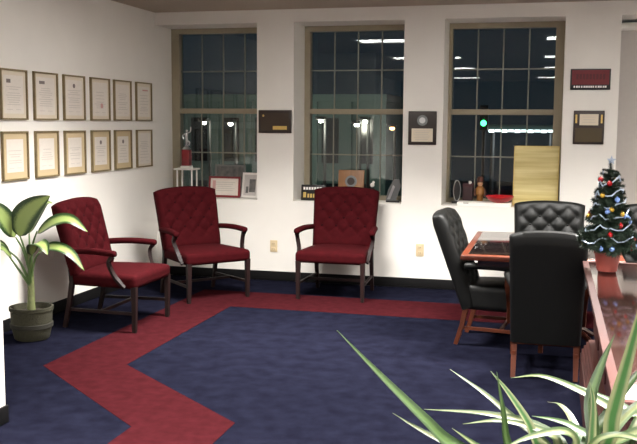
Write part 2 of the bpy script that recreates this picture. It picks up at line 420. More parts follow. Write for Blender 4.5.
def chair(name, label, loc, rz, group, P):
    t = thing(name, label, 'armchair', (loc[0], loc[1], 0.002), rz, group)
    W, fab, wood = P['w'], P['fab'], P['wood']
    sf, sr = W / 2 + .02, W / 2 - .03
    y0, y1, z0, z1 = -.345, .25, P['sz0'], P['sz1']
    def seatfn(x, y, z):
        k = (y - y0) / (y1 - y0); s = (sf + (sr - sf) * k) / sf
        up = max(0, (z - z0) / (z1 - z0))
        cx = 1 - min(1, abs(x) / sf) ** 2.5; cy = 1 - abs(2 * k - 1) ** 3
        return (x * s, y, z + up * .022 * cx * cy)
    MB().rbox(-sf, sf, y0, y1, z0, z1, .035, 14, seatfn).build('seat', fab, t)
    # welt along the foot of the seat
    rake = math.radians(P['rake']); bz = P.get('bz', z1 - .03); bh = P['top'] - bz
    rot = Matrix.Translation((0, P.get('by', .235), bz)) @ Matrix.Rotation(-rake, 4, 'X')
    bw = P.get('bw', W)
    pan, btn = tufted(bw - .03, bw + .015, bh / math.cos(rake), .10, P.get('arch', .03), P['px'], P['pz'], .034)
    pan.xf(rot); back = pan.build('backrest', fab, t, 60)
    bme = MB().ball((0, 0, 0), .014, 8, .8).mesh('button', M[P['btn']])
    for b in btn: link('button', bme, back, tuple(rot @ Vector(b)))
    # legs
    lw = .021
    for s in (-1, 1):
        fx = W / 2 - .01
        MB().tube([(s * fx, -.318, 0), (s * fx, -.32, z0 * .55), (s * fx, -.32, z0 + .02)], [lw * 1.0, lw * 1.2, lw * 1.45], 4, phase=PI / 4).build('leg', wood, t, 30)
        rx = W / 2 - .04
        MB().tube([(s * rx, .31, 0), (s * rx, .265, z0 * .55), (s * rx, .235, z0 + .03), (s * rx, .25, z1 + .02)], [lw, lw * 1.15, lw * 1.25, lw * 1.0], 4, phase=PI / 4).build('leg', wood, t, 30)
        MB().tube([(s * fx, -.32, P['str']), (s * rx, .285, P['str'])], .013, 4, phase=PI / 4, sq=1.3).build('stretcher', wood, t, 30)
        # arm: padded rest on a curved wooden support
        ax = W / 2 + P.get('flare', .045); az = P['arm']
        yb = .235 + math.tan(rake) * (az - z1) - .03
        def armfn(x, y, z, s=s, yb=yb):
            k = (y + .2) / (yb + .2)
            return (x - s * .055 * max(0, k) ** 1.4, y, z + .012 * math.sin(PI * max(0, min(1, k))))
        MB().rbox(s * ax - .03, s * ax + .03, -.20, yb, az - .025, az + .025, .022, 12, armfn).build('arm_pad', P.get('armfab', fab), t)
        sx = W / 2 + .012
        MB().tube(bez([(s * ax, -.165, az - .022), (s * (ax + .004), -.135, az - .07), (s * (sx + .012), -.165, z1 - .0), (s * (sx + .008), -.225, z1 - .07), (s * (sx + .0), -.25, z0 + .015)], 14), [.02] * 2 + [.017] * 11 + [.021] * 2, 4, phase=PI / 4, sq=1.35).build('arm_support', wood, t, 50)
    MB().tube([(-(W / 2 - .025), -.02, P['str']), (W / 2 - .025, -.02, P['str'])], .013, 4, phase=PI / 4, sq=1.3).build('stretcher', wood, t, 30)
    return t

RED = dict(w=.64, fab='red_fabric', wood='dark_wood', btn='red_button', sz0=.345, sz1=.455, top=.985, rake=15, px=.145, pz=.16, arm=.625, str=.15, arch=.028)
chair('red_armchair', 'red tufted armchair by the left wall, half behind the potted plant', (.67, -2.27), 90, 'red tufted armchairs', RED)
chair('red_armchair', 'red tufted armchair set at an angle in the corner below the trophy', (.905, -.955), 50, 'red tufted armchairs', RED)
chair('red_armchair', 'red tufted armchair facing out below the middle window', (2.15, -.57), 0, 'red tufted armchairs', RED)
BLK = dict(w=.54, fab='leather', wood='orange_wood', btn='leather', sz0=.27, sz1=.455, bz=.27, top=.93, rake=8, px=.15, pz=.14, arm=.60, str=.13, arch=.025, flare=.03, by=.262)
chair('black_armchair', 'black leather armchair at the left side of the table, seen side-on', (3.79, -2.05), 84, 'black leather armchairs', dict(BLK, w=.50, top=.965, rake=20, by=.25))
chair('black_armchair', 'black tufted leather armchair on the window side of the table', (4.12, -.98), 2, 'black leather armchairs', dict(BLK, w=.60, top=.945, px=.16, pz=.15))
chair('black_armchair', 'black leather armchair with its back to the camera, nearest beside the desk', (4.113, -2.72), 180, 'black leather armchairs', dict(BLK, w=.475, top=.945, str=.16, sz0=.23, bz=.23))
chair('black_armchair', 'black tufted leather armchair cut by the right edge, behind the small Christmas tree', (5.0, -.98), -4, 'black leather armchairs', dict(BLK, w=.60, top=.945, px=.16, pz=.15))

# ------------------------------------------------------------------ meeting table
t = thing('meeting_table', 'small wooden meeting table with a dark glossy top among the black chairs', 'table', (4.07, -1.93, .002))
MB().rbox(-.55, .55, -.72, .72, .702, .742, .01, 6).build('tabletop', 'table_edge', t)
MB().rbox(-.50, .50, -.67, .67, .735, .7445, .002, 6).build('inset_panel', 'table_inset', t)
MB().box(-.44, .44, -.60, .60, .65, .702).build('apron', 'table_wood', t, 0)
MB().lathe([(.05, .05), (.07, .09), (.05, .14), (.042, .35), (.055, .5), (.05, .58), (.09, .651)], (.22, .05, 0), n=20).build('pedestal', 'table_wood', t)
for k in range(4):
    a = PI / 4 + k * PI / 2; d = Vector((math.cos(a), math.sin(a), 0)); o = Vector((.22, .05, 0))
    MB().tube(bez([o + d * .03 + Vector((0, 0, .09)), o + d * .12 + Vector((0, 0, .08)), o + d * .22 + Vector((0, 0, .03)), o + d * .26 + Vector((0, 0, .02))], 8), [.028, .028, .026, .025, .024, .022, .02, .02, .02], 8).build('foot', 'table_wood', t)

# ------------------------------------------------------------------ mahogany desk
t = thing('desk', 'long glossy mahogany desk with moulded edges at the right', 'desk', (4.322, -3.13, 0.002))
L = 2.95; DW = 1.0
MB().rbox(.03, DW - .03, -L + .03, -.03, .775, .802, .006, 6).build('desktop', 'desk_top', t)
def mould(nm, prof, x, z):      # profile moulding running round the desk (offset outwards, height)
    m_ = MB(); k = len(prof); vs = []; fs = []
    for (sx, sy) in ((0, 0), (1, 0), (1, 1), (0, 1)):
        for (o, h) in prof:
            X = (-o + x) if sx == 0 else (DW - x + o); Y = (o - x) if sy == 0 else (-L + x - o)
            vs.append((X, Y, z + h))
    for c in range(4):
        for i in range(k):
            a, b = c * k + i, c * k + (i + 1) % k; d = ((c + 1) % 4) * k
            fs.append((a, b, d + (i + 1) % k, d + i))
    m_.add(vs, fs); return m_.build(nm, 'desk', t, 30)
mould('edge_moulding', [(-.035, .02), (-.035, .066), (-.002, .066), (0, .06), (0, .05), (-.006, .046), (-.006, .038), (-.014, .034), (-.014, .022), (-.02, .012), (-.03, .0), (-.035, 0)], 0, .74)
MB().box(.09, DW - .09, -L + .09, -.09, .30, .76).build('body', 'desk', t, 0)
for k in range(4):
    y0 = -.14 - k * (L - .28) / 4; y1 = y0 - (L - .28) / 4 + .06
    pnl = MB().rbox(.08, .092, y1, y0, .36, .66, .005, 6).build('side_panel', 'desk', t)
    MB().rbox(.072, .081, y1 + .05, y0 - .05, .41, .61, .004, 6).build('raised_field', 'desk', pnl)
mould('base_moulding', [(-.1, 0), (-.1, .1), (-.055, .1), (-.05, .085), (-.04, .08), (-.04, .062), (-.028, .056), (-.028, .036), (-.015, .03), (-.015, .008), (-.008, 0)], .0, .22)
MB().box(.008, DW - .008, -L + .008, -.008, 0, .222).build('plinth', 'desk', t, 0)

# ------------------------------------------------------------------ framed certificates on the left wall
def cert(y, z, w, h, label, mt, pap, margin, top_mark, seedv):
    t = thing('framed_certificate', label, 'certificate', (0.001, y, z), 90, 'framed certificates on the left wall')
    rnd = random.Random(seedv); b = .013
    # local: x across, z up, front to -y
    MB().box(-w / 2, w / 2, -.022, 0, h / 2 - b, h / 2).box(-w / 2, w / 2, -.022, 0, -h / 2, -h / 2 + b).box(-w / 2, -w / 2 + b, -.022, 0, -h / 2 + b, h / 2 - b).box(w / 2 - b, w / 2, -.022, 0, -h / 2 + b, h / 2 - b).build('frame', 'cert_frame', t, 0)
    MB().box(-w / 2 + b, w / 2 - b, -.008, -.001, -h / 2 + b, h / 2 - b).build('mat_board', mt, t, 0)
    dw, dh = w / 2 - b - margin, h / 2 - b - margin
    d = MB().box(-dw, dw, -.0095, -.008, -dh, dh).build('document', pap, t, 0)
    tx = MB(); zz = dh - .09
    while zz > -dh + .06:
        wl = dw * rnd.uniform(.45, .8); tx.box(-wl, wl, -.0102, -.0095, zz - .0025, zz + .0025); zz -= rnd.choice((.018, .018, .03))
    tx.box(-dw * .7, -dw * .15, -.0102, -.0095, -dh + .03, -dh + .034); tx.box(dw * .2, dw * .7, -.0102, -.0095, -dh + .03, -dh + .034)
    tx.build('printed_text', 'ink', d, 0)
    if top_mark == 'left': MB().box(-dw * .72, -dw * .3, -.0104, -.0095, dh - .06, dh - .03).build('printed_crest', 'ink_dark', d, 0)
    if top_mark == 'wide': MB().box(-dw * .7, -dw * .1, -.0104, -.0095, dh - .055, dh - .03).build('printed_crest', 'ink_dark', d, 0)
    if top_mark == 'seal': MB().prism([(.02 * math.cos(k * PI / 6), dh - .05 + .02 * math.sin(k * PI / 6)) for k in range(12)], -.0104, -.0095).build('printed_crest', 'ink_dark', d, 0)
    if top_mark == 'red': MB().box(-dw * .2, dw * .7, -.0104, -.0095, dh - .045, dh - .03).build('printed_heading', 'ink_red', d, 0)
    if top_mark == 'low': MB().prism([(.03 + .025 * math.cos(k * PI / 6), -.06 + .025 * math.sin(k * PI / 6)) for k in range(12)], -.0104, -.0095).build('printed_seal', 'ink_red', d, 0)
ys = [-2.635, -2.173, -1.713, -1.242, -.789, -.315]
ordn = ['first', 'second', 'third', 'fourth', 'fifth', 'sixth']
topm = ['left', 'wide', 'seal', 'low', None, 'red']
note = ['with a small crest at its upper left', 'with a dark heading mark', 'with a small dark seal at the top', 'with a pale reddish seal low down', 'on plain white paper', 'with a reddish heading']
for i in range(6):
    cert(ys[i], 1.858, .362, .394, 'framed certificate %s, %s from left in upper row' % (note[i], ordn[i]), 'mat_cream', 'paper', .03 if i else .035, topm[i], i)
for i in range(6):
    cert(ys[i] - .004, 1.378, .355, .386, 'framed certificate with %s, %s from left in lower row' % ('a wide tan mat' if i < 5 else 'a narrow cream mat', ordn[i]), 'mat_tan' if i < 5 else 'mat_cream', 'paper', .05 if i < 5 else .02, ['', '', '', 'seal', 'seal', ''][i], 20 + i)

# ------------------------------------------------------------------ plaques, sign and outlets on the window wall
t = thing('wall_plaque', 'wide dark wooden plaque with a small gold nameplate between first two windows', 'plaque', (1.337, -.001, 1.664), 0, 'plaques on the window wall')
MB().rbox(-.178, .178, -.02, 0, -.118, .118, .006, 6).build('wooden_board', 'plaque', t)
MB().box(-.15, .15, -.0215, -.02, -.09, .09).build('dark_plate', mat('dark_brown_plate', srgb(50, 34, 20), .4), t, 0)
MB().box(-.02, .13, -.023, -.0215, -.082, -.045).build('nameplate', 'gold', t, 0)
MB().ball((-.125, -.021, .06), .012, 8).build('emblem', 'gold', t)
t = thing('wall_plaque', 'dark wooden plaque with a round silver seal above a cream plate', 'plaque', (2.864, -.001, 1.61), 0, 'plaques on the window wall')
MB().rbox(-.14, .14, -.02, 0, -.165, .165, .006, 6).build('wooden_board', 'plaque', t)
sl = MB().prism([(.052 * math.cos(k * PI / 12), .075 + .052 * math.sin(k * PI / 12)) for k in range(24)], -.024, -.02).build('round_seal', 'pewter', t, 0)
MB().prism([(.03 * math.cos(k * PI / 9), .075 + .03 * math.sin(k * PI / 9)) for k in range(18)], -.026, -.024).build('seal_centre', 'silver', sl, 0)
d = MB().box(-.105, .105, -.0225, -.02, -.135, -.005).build('engraved_plate', 'mat_cream', t, 0)
tx = MB()
for k in range(6): tx.box(-.08 + .01 * (k % 2), .08 - .01 * (k % 3), -.0232, -.0225, -.03 - k * .017, -.0255 - k * .017)
tx.build('engraved_text', 'ink', d, 0)
t = thing('wall_sign', 'red rectangular sign with a white line of lettering, highest on the pillar', 'sign', (4.441, -.001, 2.078), 0)
MB().rbox(-.182, .182, -.02, 0, -.098, .098, .005, 6).build('backing_board', 'black', t)
fc = MB().box(-.168, .168, -.0215, -.02, -.05, .086).build('red_face', 'sign_red', t, 0)
tx = MB(); x = -.15; rnd = random.Random(3)
while x < .145:
    w = rnd.choice((.012, .014, .018)); tx.box(x, x + w, -.0215, -.02, -.078, -.06); x += w + rnd.choice((.004, .004, .009))
tx.build('white_lettering', 'white', t, 0)
tx = MB(); x = -.13
while x < .12:
    w = .03; tx.box(x, x + .022, -.0223, -.0215, .0, .05); x += w
tx.build('dark_lettering', mat('dark_red_print', srgb(82, 16, 24), .6), fc, 0)
t = thing('wall_plaque', 'dark wooden plaque with a cream plate at the top, under the red sign', 'plaque', (4.442, -.001, 1.628), 0, 'plaques on the window wall')
MB().rbox(-.14, .14, -.02, 0, -.158, .158, .006, 6).build('wooden_board', 'plaque', t)
d = MB().box(-.085, .085, -.0235, -.02, .02, .125).build('cream_plate', 'mat_cream', t, 0)
MB().box(-.06, .06, -.0242, -.0235, .095, .1).box(-.05, .05, -.0242, -.0235, .07, .075).box(-.06, .06, -.0242, -.0235, .045, .05).build('engraved_text', 'ink', d, 0)
for s in (-1, 1): MB().box(s * .115 - .008, s * .115 + .008, -.022, -.02, .04, .12).build('gilt_corner', 'gold', t, 0)
MB().box(-.12, .12, -.0215, -.02, -.135, -.005).build('dark_plate', mat('bronze_plate', srgb(70, 58, 36), .4, metal=.3), t, 0)
for x, z, lb in ((1.323, .366, 'ivory wall outlet between the two red armchairs under the windows'), (2.862, .389, 'ivory wall outlet right of the middle red armchair')):
    t = thing('wall_outlet', lb, 'outlet', (x, -.001, z), 0, 'wall outlets')
    MB().rbox(-.04, .04, -.008, 0, -.062, .062, .003, 6).build('cover_plate', 'ivory', t)
    for s in (-1, 1):
        rc = MB().rbox(-.018, .018, -.0115, -.008, s * .028 - .015, s * .028 + .015, .0015, 6).build('socket', 'ivory', t)
        MB().box(-.009, -.006, -.0125, -.0115, s * .028 - .006, s * .028 + .006).box(.006, .009, -.0125, -.0115, s * .028 - .006, s * .028 + .006).build('slot', 'slot', rc, 0)

# ------------------------------------------------------------------ things on the window sills
S = SZ + .001
def figure(mb_, z, s=1.0):
    mb_.tube(bez([(0, 0, z), (.004 * s, 0, z + .05 * s), (0, 0, z + .09 * s), (.006 * s, 0, z + .12 * s)], 8), [.008 * s, .01 * s, .012 * s, .013 * s, .013 * s, .015 * s, .016 * s, .012 * s, .008 * s], 8)
    mb_.ball((.006 * s, 0, z + .138 * s), .012 * s, 8)
    mb_.tube(bez([(.004 * s, 0, z + .115 * s), (.04 * s, 0, z + .13 * s), (.045 * s, 0, z + .175 * s)], 6), [.006 * s] * 7, 6)
    mb_.tube(bez([(.0, 0, z + .115 * s), (-.035 * s, 0, z + .095 * s), (-.03 * s, 0, z + .06 * s)], 6), [.006 * s] * 7, 6)
    mb_.tube(bez([(.0, 0, z + .05 * s), (.03 * s, 0, z + .03 * s), (.024 * s, 0, z)], 6), [.008 * s] * 7, 6)
# trophy on a small white stand
t = thing('trophy_stand', 'small white stand under the trophy in the corner window', 'stand', (.265, .2, S))
MB().rbox(-.115, .115, -.1, .1, .29, .308, .004, 6).build('stand_top', 'white', t)
for sx in (-1, 1):
    for sy in (-1, 1): MB().tube([(sx * .085, sy * .07, 0), (sx * .085, sy * .07, .29)], .009, 8).build('leg', 'white', t)
MB().box(-.085, .085, -.07, .07, .08, .09).build('shelf', 'white', t, 0)
t = thing('trophy', 'trophy with a maroon column and a small silver figure, on a white stand', 'trophy', (.262, .2, S + .309))
MB().rbox(-.055, .055, -.045, .045, 0, .025, .004, 6).build('base', 'white', t)
MB().rbox(-.045, .045, -.035, .035, .025, .20, .006, 6).build('column', 'maroon', t)
MB().lathe([(.04, .20), (.045, .21), (.03, .225), (.014, .24), (.02, .25)], n=16).build('cup_base', 'silver', t)
f_ = MB(); figure(f_, .245, 1.15); f_.build('figure', 'silver', t)
def easel_frame(name, label, cat, loc, w, h, lean, frame, inner, b, txt=True, rz=0, pap='paper'):
    t = thing(name, label, cat, loc, rz, None, tilt=-math.radians(lean))
    MB().box(-w / 2, w / 2, -.009, .009, h - b, h).box(-w / 2, w / 2, -.009, .009, 0, b).box(-w / 2, -w / 2 + b, -.009, .009, b, h - b).box(w / 2 - b, w / 2, -.009, .009, b, h - b).build('frame', frame, t, 0)
    d = MB().box(-w / 2 + b, w / 2 - b, -.004, .006, b, h - b).build('picture', inner, t, 0)
    if txt:
        m_ = MB()
        for k in range(5):
            z = h - b - .045 - k * (h - 2 * b - .06) / 5.5; ww = (w / 2 - b) * (.75 - .12 * (k % 3)); m_.box(-ww, ww, -.0047, -.004, z, z + .006)
        m_.build('printed_text', 'ink', d, 0)
    return t
easel_frame('framed_picture', 'grey framed photo standing behind the red framed certificate', 'picture', (.71, .33, S + .003), .35, .345, 6, 'pewter', 'photo_grey', .018, False)
t = easel_frame('framed_certificate', 'certificate in a dark red frame on the corner window sill', 'certificate', (.705, .17, S + .003), .36, .225, 8, 'maroon', 'paper', .022)
MB().box(-.135, -.1, -.0052, -.004, .05, .18).build('red_mark', 'ink_red', t, 0)
t = easel_frame('framed_picture', 'white framed picture leaning at the right end of the corner sill', 'picture', (.985, .2, S + .003), .19, .27, 10, 'white', 'paper_grey', .022, False, -6)
MB().box(-.01, .06, -.0055, -.004, .06, .2).box(-.05, -.02, -.0055, -.004, .05, .12).build('printed_image', 'photo_grey', t, 0)
# middle window
t = thing('desk_sign', 'small black sign with white and gold lettering on the middle sill', 'sign', (1.712, .12, S), 0, None, tilt=-math.radians(8))
MB().rbox(-.13, .13, -.01, .01, 0, .165, .004, 6).build('board', 'black', t)
m_ = MB(); x = -.105
for k in range(7): m_.box(x, x + .02, -.0112, -.01, .112, .14); x += .029
m_.build('white_lettering', 'white', t, 0)
MB().box(-.105, -.075, -.0112, -.01, .03, .085).box(-.06, -.04, -.0112, -.01, .03, .07).box(-.03, -.01, -.0112, -.01, .03, .07).box(.0, .02, -.0112, -.01, .03, .07).build('gold_lettering', 'gold', t, 0)
MB().box(.03, .1, -.0112, -.01, .035, .06).build('green_lettering', mat('green_print', srgb(120, 150, 80), .6), t, 0)
t = thing('award_plaque', 'light wooden plaque with a dark round medallion behind the middle armchair', 'plaque', (2.083, .26, S), 0, None, tilt=-math.radians(8))
MB().rbox(-.138, .138, -.012, .012, 0, .32, .005, 6).build('wooden_board', mat('light_walnut', srgb(140, 98, 60), .4, noise=.15, nscale=12, stretch=(3, 1, .4)), t)
md = MB().prism([(.062 * math.cos(k * PI / 12), .20 + .062 * math.sin(k * PI / 12)) for k in range(24)], -.018, -.012).build('medallion', 'pewter', t, 0)
MB().prism([(.04 * math.cos(k * PI / 9), .20 + .04 * math.sin(k * PI / 9)) for k in range(18)], -.021, -.018).build('medallion_centre', 'plaque', md, 0)
t = thing('figurine', 'small dark figurine with white trim beside the wooden plaque', 'figurine', (2.325, .2, S))
MB().lathe([(.04, 0), (.045, .01), (.03, .03), (.04, .09), (.032, .13), (.014, .15)], n=14).build('body', 'black', t)
MB().ball((0, 0, .172), .024, 8).build('head', 'white', t)
MB().ball((0.012, 0, .20), .014, 8).build('hat', 'white', t)
MB().rbox(-.012, .016, -.048, -.03, .04, .12, .005, 6).build('apron', 'white', t)
t = thing('glass_award', 'grey slanted plate award at the right end of the middle sill', 'award', (2.545, .2, S))
MB().rbox(-.07, .07, -.035, .035, 0, .02, .004, 6).build('base', 'black', t)
MB().prism([(-.075, .02), (.03, .02), (.08, .17), (.06, .235), (.01, .24), (-.05, .13)], -.01, .01).build('plate', 'pewter', t, 0)
MB().prism([(-.06, .03), (-.03, .03), (.02, .16), (-.0, .18)], -.0125, -.01).build('engraved_strip', 'silver', t, 0)
# right window
t = thing('oval_ornament', 'dark oval ornament with a pale rim at the left of the right-hand sill', 'ornament', (3.185, .30, S), 14)
MB().prism([(.036 * math.cos(k * PI / 12), .13 + .11 * math.sin(k * PI / 12)) for k in range(24)], -.02, .02).build('case', 'black', t, 30)
m_ = MB(); m_.tube([(.036 * math.cos(k * PI / 12), -.022, .13 + .105 * math.sin(k * PI / 12)) for k in range(25)], .005, 6); m_.build('rim', 'silver', t)
MB().rbox(-.05, .05, -.03, .03, 0, .025, .005, 6).build('foot', 'black', t)
t = thing('gift_box', 'small dark maroon box standing between oval ornament and brown figure', 'box', (3.30, .30, S))
MB().rbox(-.05, .05, -.04, .04, 0, .19, .004, 6).build('box', mat('dark_maroon_card', srgb(44, 14, 18), .5), t)
MB().rbox(-.053, .053, -.043, .043, .17, .21, .004, 6).build('lid', mat('maroon_card', srgb(54, 16, 20), .5), t)
MB().ball((.02, -.03, .215), .02, 8).build('bow', 'white', t)
t = thing('figurine', 'small brown and gold standing figure left of the red dish', 'figurine', (3.42, .29, S))
MB().rbox(-.045, .045, -.035, .035, 0, .02, .004, 6).build('stand', 'black', t)
MB().lathe([(.03, .02), (.032, .09), (.045, .1), (.04, .16), (.03, .175), (.012, .185)], n=14).build('coat', 'doll_coat', t)
MB().ball((0, 0, .205), .028, 8).build('head', 'doll_face', t)
MB().lathe([(.03, .22), (.032, .26), (.024, .275), (.006, .28)], n=14).build('hat', 'doll_brown', t)
for s in (-1, 1): MB().tube([(s * .042, 0, .155), (s * .055, -.01, .11), (s * .045, -.02, .08)], .011, 8).build('arm', 'doll_brown', t)
t = thing('flat_box', 'flat white box lying on the sill beneath the red dish', 'box', (3.482, .115, S))
MB().rbox(-.26, .26, -.1, .1, 0, .028, .003, 6).build('tray', 'white', t)
MB().rbox(-.263, .263, -.103, .103, .022, .036, .003, 6).build('lid', 'white', t)
MB().box(-.2, -.15, -.1042, -.103, .025, .033).build('printed_mark', 'ink_dark', t, 0)
t = thing('serving_dish', 'shallow red dish on the flat white box', 'dish', (3.63, .1, S + .037))
MB().lathe([(.05, 0), (.07, .004), (.115, .03), (.137, .058), (.14, .064), (.132, .062), (.105, .036), (.05, .014), (.001, .012)], n=28, cap=False).build('bowl', 'red_dish', t)
MB().tube([(.137 * math.cos(k * PI / 14), .137 * math.sin(k * PI / 14), .063) for k in range(29)], .003, 6).build('rim', 'red_dish', t)
t = thing('gold_board', 'upright rectangular gold board leaning in the right-hand window', 'board', (3.968, .20, S + .004), 0, None, tilt=-math.radians(6))
def wav(x, y, z): return (x, y + (.004 * math.sin(z * 38) if y < 0 else 0), z)
MB().rbox(-.212, .212, -.008, .008, .004, .588, .004, 24, wav).build('panel', 'board_gold', t)
MB().box(-.216, .216, -.004, .012, .588, .594).box(-.218, -.212, -.004, .012, 0, .594).box(.212, .218, -.004, .012, 0, .594).box(-.212, .212, -.004, .012, -.002, .004).build('edge_strip', 'gold', t, 0)

# ------------------------------------------------------------------ potted dieffenbachia on the left
rx_, ry_ = Vector((.968, .252, 0)), Vector((-.252, .968, 0))
t = thing('potted_plant', 'broad-leaved potted plant in an olive basket by the left wall', 'potted plant', (.32, -2.96, .002))
pot = MB().lathe([(.12, 0), (.13, .01), (.15, .10), (.155, .22), (.164, .225), (.164, .25), (.15, .25), (.146, .21), (.14, .19)], n=28, cap=False).build('pot', 'pot_olive', t)
MB().lathe([(.1505, .09), (.158, .095), (.159, .125), (.1535, .13)], n=28, cap=False).build('band', 'pot_band', pot)
MB().lathe([(.001, .205), (.08, .21), (.144, .202)], n=24, cap=False).build('soil', 'soil', t)
MB().lathe([(.117, .0), (.117, .004), (.001, .004)], n=20, cap=False).build('pot_floor', 'pot_band', pot)
MB().tube(bez([(0, 0, .2), (-.005, .01, .4), (.0, 0, .55), (-.01, 0, .68)], 10), [.032, .03, .028, .026, .026, .024, .022, .02, .018, .016, .012], 10).build('stem', 'cane', t)
def lp(a, d, z): return rx_ * a + ry_ * d + Vector((0, 0, z))
ovate = lambda u: max(0, (math.sin(PI * u ** .72)) ** .8)
def dleaf(stalk, path, w, hint, fold=.22):
    lf = blade([lp(*p) for p in path], w, ovate, rx_ * hint[0] + ry_ * hint[1] + Vector((0, 0, hint[2])), fold, 16).build('leaf', 'leaf_dief', t, 70)
    MB().tube(bez([lp(*p) for p in stalk], 8), [.012, .011, .01, .009, .008, .007, .007, .006, .005], 8).build('leaf_stalk', 'petiole', lf)
dleaf([(0, 0, .5), (-.03, -.02, .68), (-.055, -.05, .80)], [(-.06, -.05, .79), (-.02, -.07, .92), (.07, -.08, 1.02), (.19, -.08, 1.10)], .21, (-.15, -1, .25), .1)
dleaf([(0, 0, .52), (.03, -.02, .72), (.07, -.03, .83)], [(.07, -.03, .81), (.20, -.05, .90), (.33, -.06, .92), (.46, -.07, .83)], .115, (-.1, -.7, .75))
dleaf([(0, 0, .45), (.05, -.03, .62), (.12, -.06, .70)], [(.08, -.06, .67), (.20, -.1, .72), (.34, -.13, .68), (.45, -.15, .55)], .1, (-.1, -.55, .85))
dleaf([(0, 0, .42), (.02, -.08, .58), (.06, -.14, .68)], [(.06, -.14, .66), (.12, -.24, .76), (.20, -.32, .76), (.25, -.38, .70)], .12, (.2, -.5, .85))
dleaf([(0, 0, .5), (-.05, 0, .68), (-.10, -.01, .78)], [(-.10, -.03, .78), (-.14, -.08, .90), (-.19, -.14, 1.0), (-.25, -.2, 1.03)], .15, (.45, -.75, .5))
dleaf([(0, 0, .42), (-.07, -.03, .60), (-.14, -.05, .68)], [(-.13, -.06, .68), (-.18, -.13, .74), (-.23, -.20, .75), (-.27, -.27, .70)], .11, (.1, -.55, .85))
dleaf([(0, 0, .40), (-.08, -.06, .56), (-.13, -.1, .66)], [(-.10, -.1, .64), (-.15, -.19, .72), (-.19, -.28, .72), (-.22, -.35, .64)], .10, (.2, -.6, .8))
dleaf([(0, 0, .5), (-.01, .03, .7), (-.02, .06, .80)], [(-.02, .06, .80), (.03, .12, .95), (.07, .17, 1.02), (.12, .22, 1.02)], .14, (-.3, -.6, .7))

# ------------------------------------------------------------------ Christmas tree on the desk
t = thing('christmas_tree', 'small decorated Christmas tree in a red pot on the glossy desk', 'Christmas tree', (4.447, -3.48, .8045))
MB().lathe([(.05, 0), (.056, .004), (.066, .06), (.072, .10), (.078, .105), (.078, .118), (.07, .118), (.066, .10), (.001, .098)], n=22, cap=False).build('pot', 'pot_red', t)
MB().lathe([(.001, .001), (.05, .001)], n=16, cap=False).build('pot_base', 'pot_red', t)
MB().tube([(0, 0, .09), (0, 0, .4), (0, 0, .60)], [.010, .008, .003], 8).build('trunk', 'bark', t)
br = MB(); rnd = random.Random(5)
br.tube([(0, 0, 0), (.5, 0, .02), (1, 0, .05)], [.012, .009, .004], 5)
for k in range(90):
    x = .06 + .94 * (k / 90); a = k * 2.4; l = .26 * (1 - .35 * x)
    d = Vector((.55, math.cos(a) * .8, math.sin(a) * .8)).normalized(); p0 = Vector((x, 0, .05 * x * x)); sd = d.cross(Vector((0, .3, 1))).normalized() * .03
    br.add([p0 - sd, p0 + sd, p0 + d * l], [(0, 1, 2)]); br.add([p0 + Vector((0, 0, .022)), p0 - Vector((0, 0, .022)), p0 + d * l], [(0, 1, 2)])
bme = br.mesh('branch', M['needle'], 0)
ntier = 17
for j in range(ntier):
    z = .145 + .44 * j / (ntier - 1); rad = .145 * (1 - (z - .13) / .53) ** .85 + .02; nb = max(5, int(15 - j * .6))
    for k in range(nb):
        a = 2 * PI * k / nb + j * .6 + rnd.uniform(-.15, .15); s = rad * rnd.uniform(.85, 1.12)
        o = link('branch', bme, t, (0, 0, z), (0, math.radians(rnd.uniform(-8, 16)), a)); o.scale = (s, s * 1.2 + .03, s * 1.2 + .03)
o = link('branch', bme, t, (0, 0, .55), (0, -PI / 2, 0)); o.scale = (.09, .12, .12)
orn = {k: MB().ball((0, 0, 0), .0155, 10).lathe([(.004, .014), (.004, .02)], n=8).mesh('ornament', M[k]) for k in ('orn_red', 'orn_gold', 'orn_blue')}
kinds = ['orn_red', 'orn_gold', 'orn_red', 'orn_blue', 'orn_gold']
for k in range(44):
    z = .15 + .40 * rnd.random() ** 1.3; rad = .145 * (1 - (z - .13) / .53) ** .85 + .015; a = rnd.uniform(0, 2 * PI)
    link('ornament', orn[kinds[k % 5]], t, (rad * math.cos(a), rad * math.sin(a), z - .012))
gar = MB(); pts = []
for k in range(170):
    z = .15 + .42 * k / 169; rad = .145 * (1 - (z - .13) / .53) ** .85 + .012; a = k * .24 + .25 * math.sin(k * .5)
    pts.append((rad * math.cos(a), rad * math.sin(a), z + .016 * math.sin(k * .75) + .007 * math.sin(k * 1.9)))
gar.tube(pts, .0042, 5)
for k, p_ in enumerate(pts):
    for q in range(3):
        d = Vector((rnd.uniform(-1, 1), rnd.uniform(-1, 1), rnd.uniform(-1, 1))).normalized() * .014; e = d.cross(Vector((.3, .2, 1))).normalized() * .002; v0 = Vector(p_)
        gar.add([v0 - e, v0 + e, v0 + d], [(0, 1, 2)])
gar.build('tinsel_garland', 'tinsel', t, 0)
st = MB(); pl = [(.028 * (1 if k % 2 == 0 else .42) * math.sin(k * PI / 5), .645 + .028 * (1 if k % 2 == 0 else .42) * math.cos(k * PI / 5)) for k in range(10)]
st.prism(pl, -.004, .004); st.build('star', 'tinsel', t, 0)

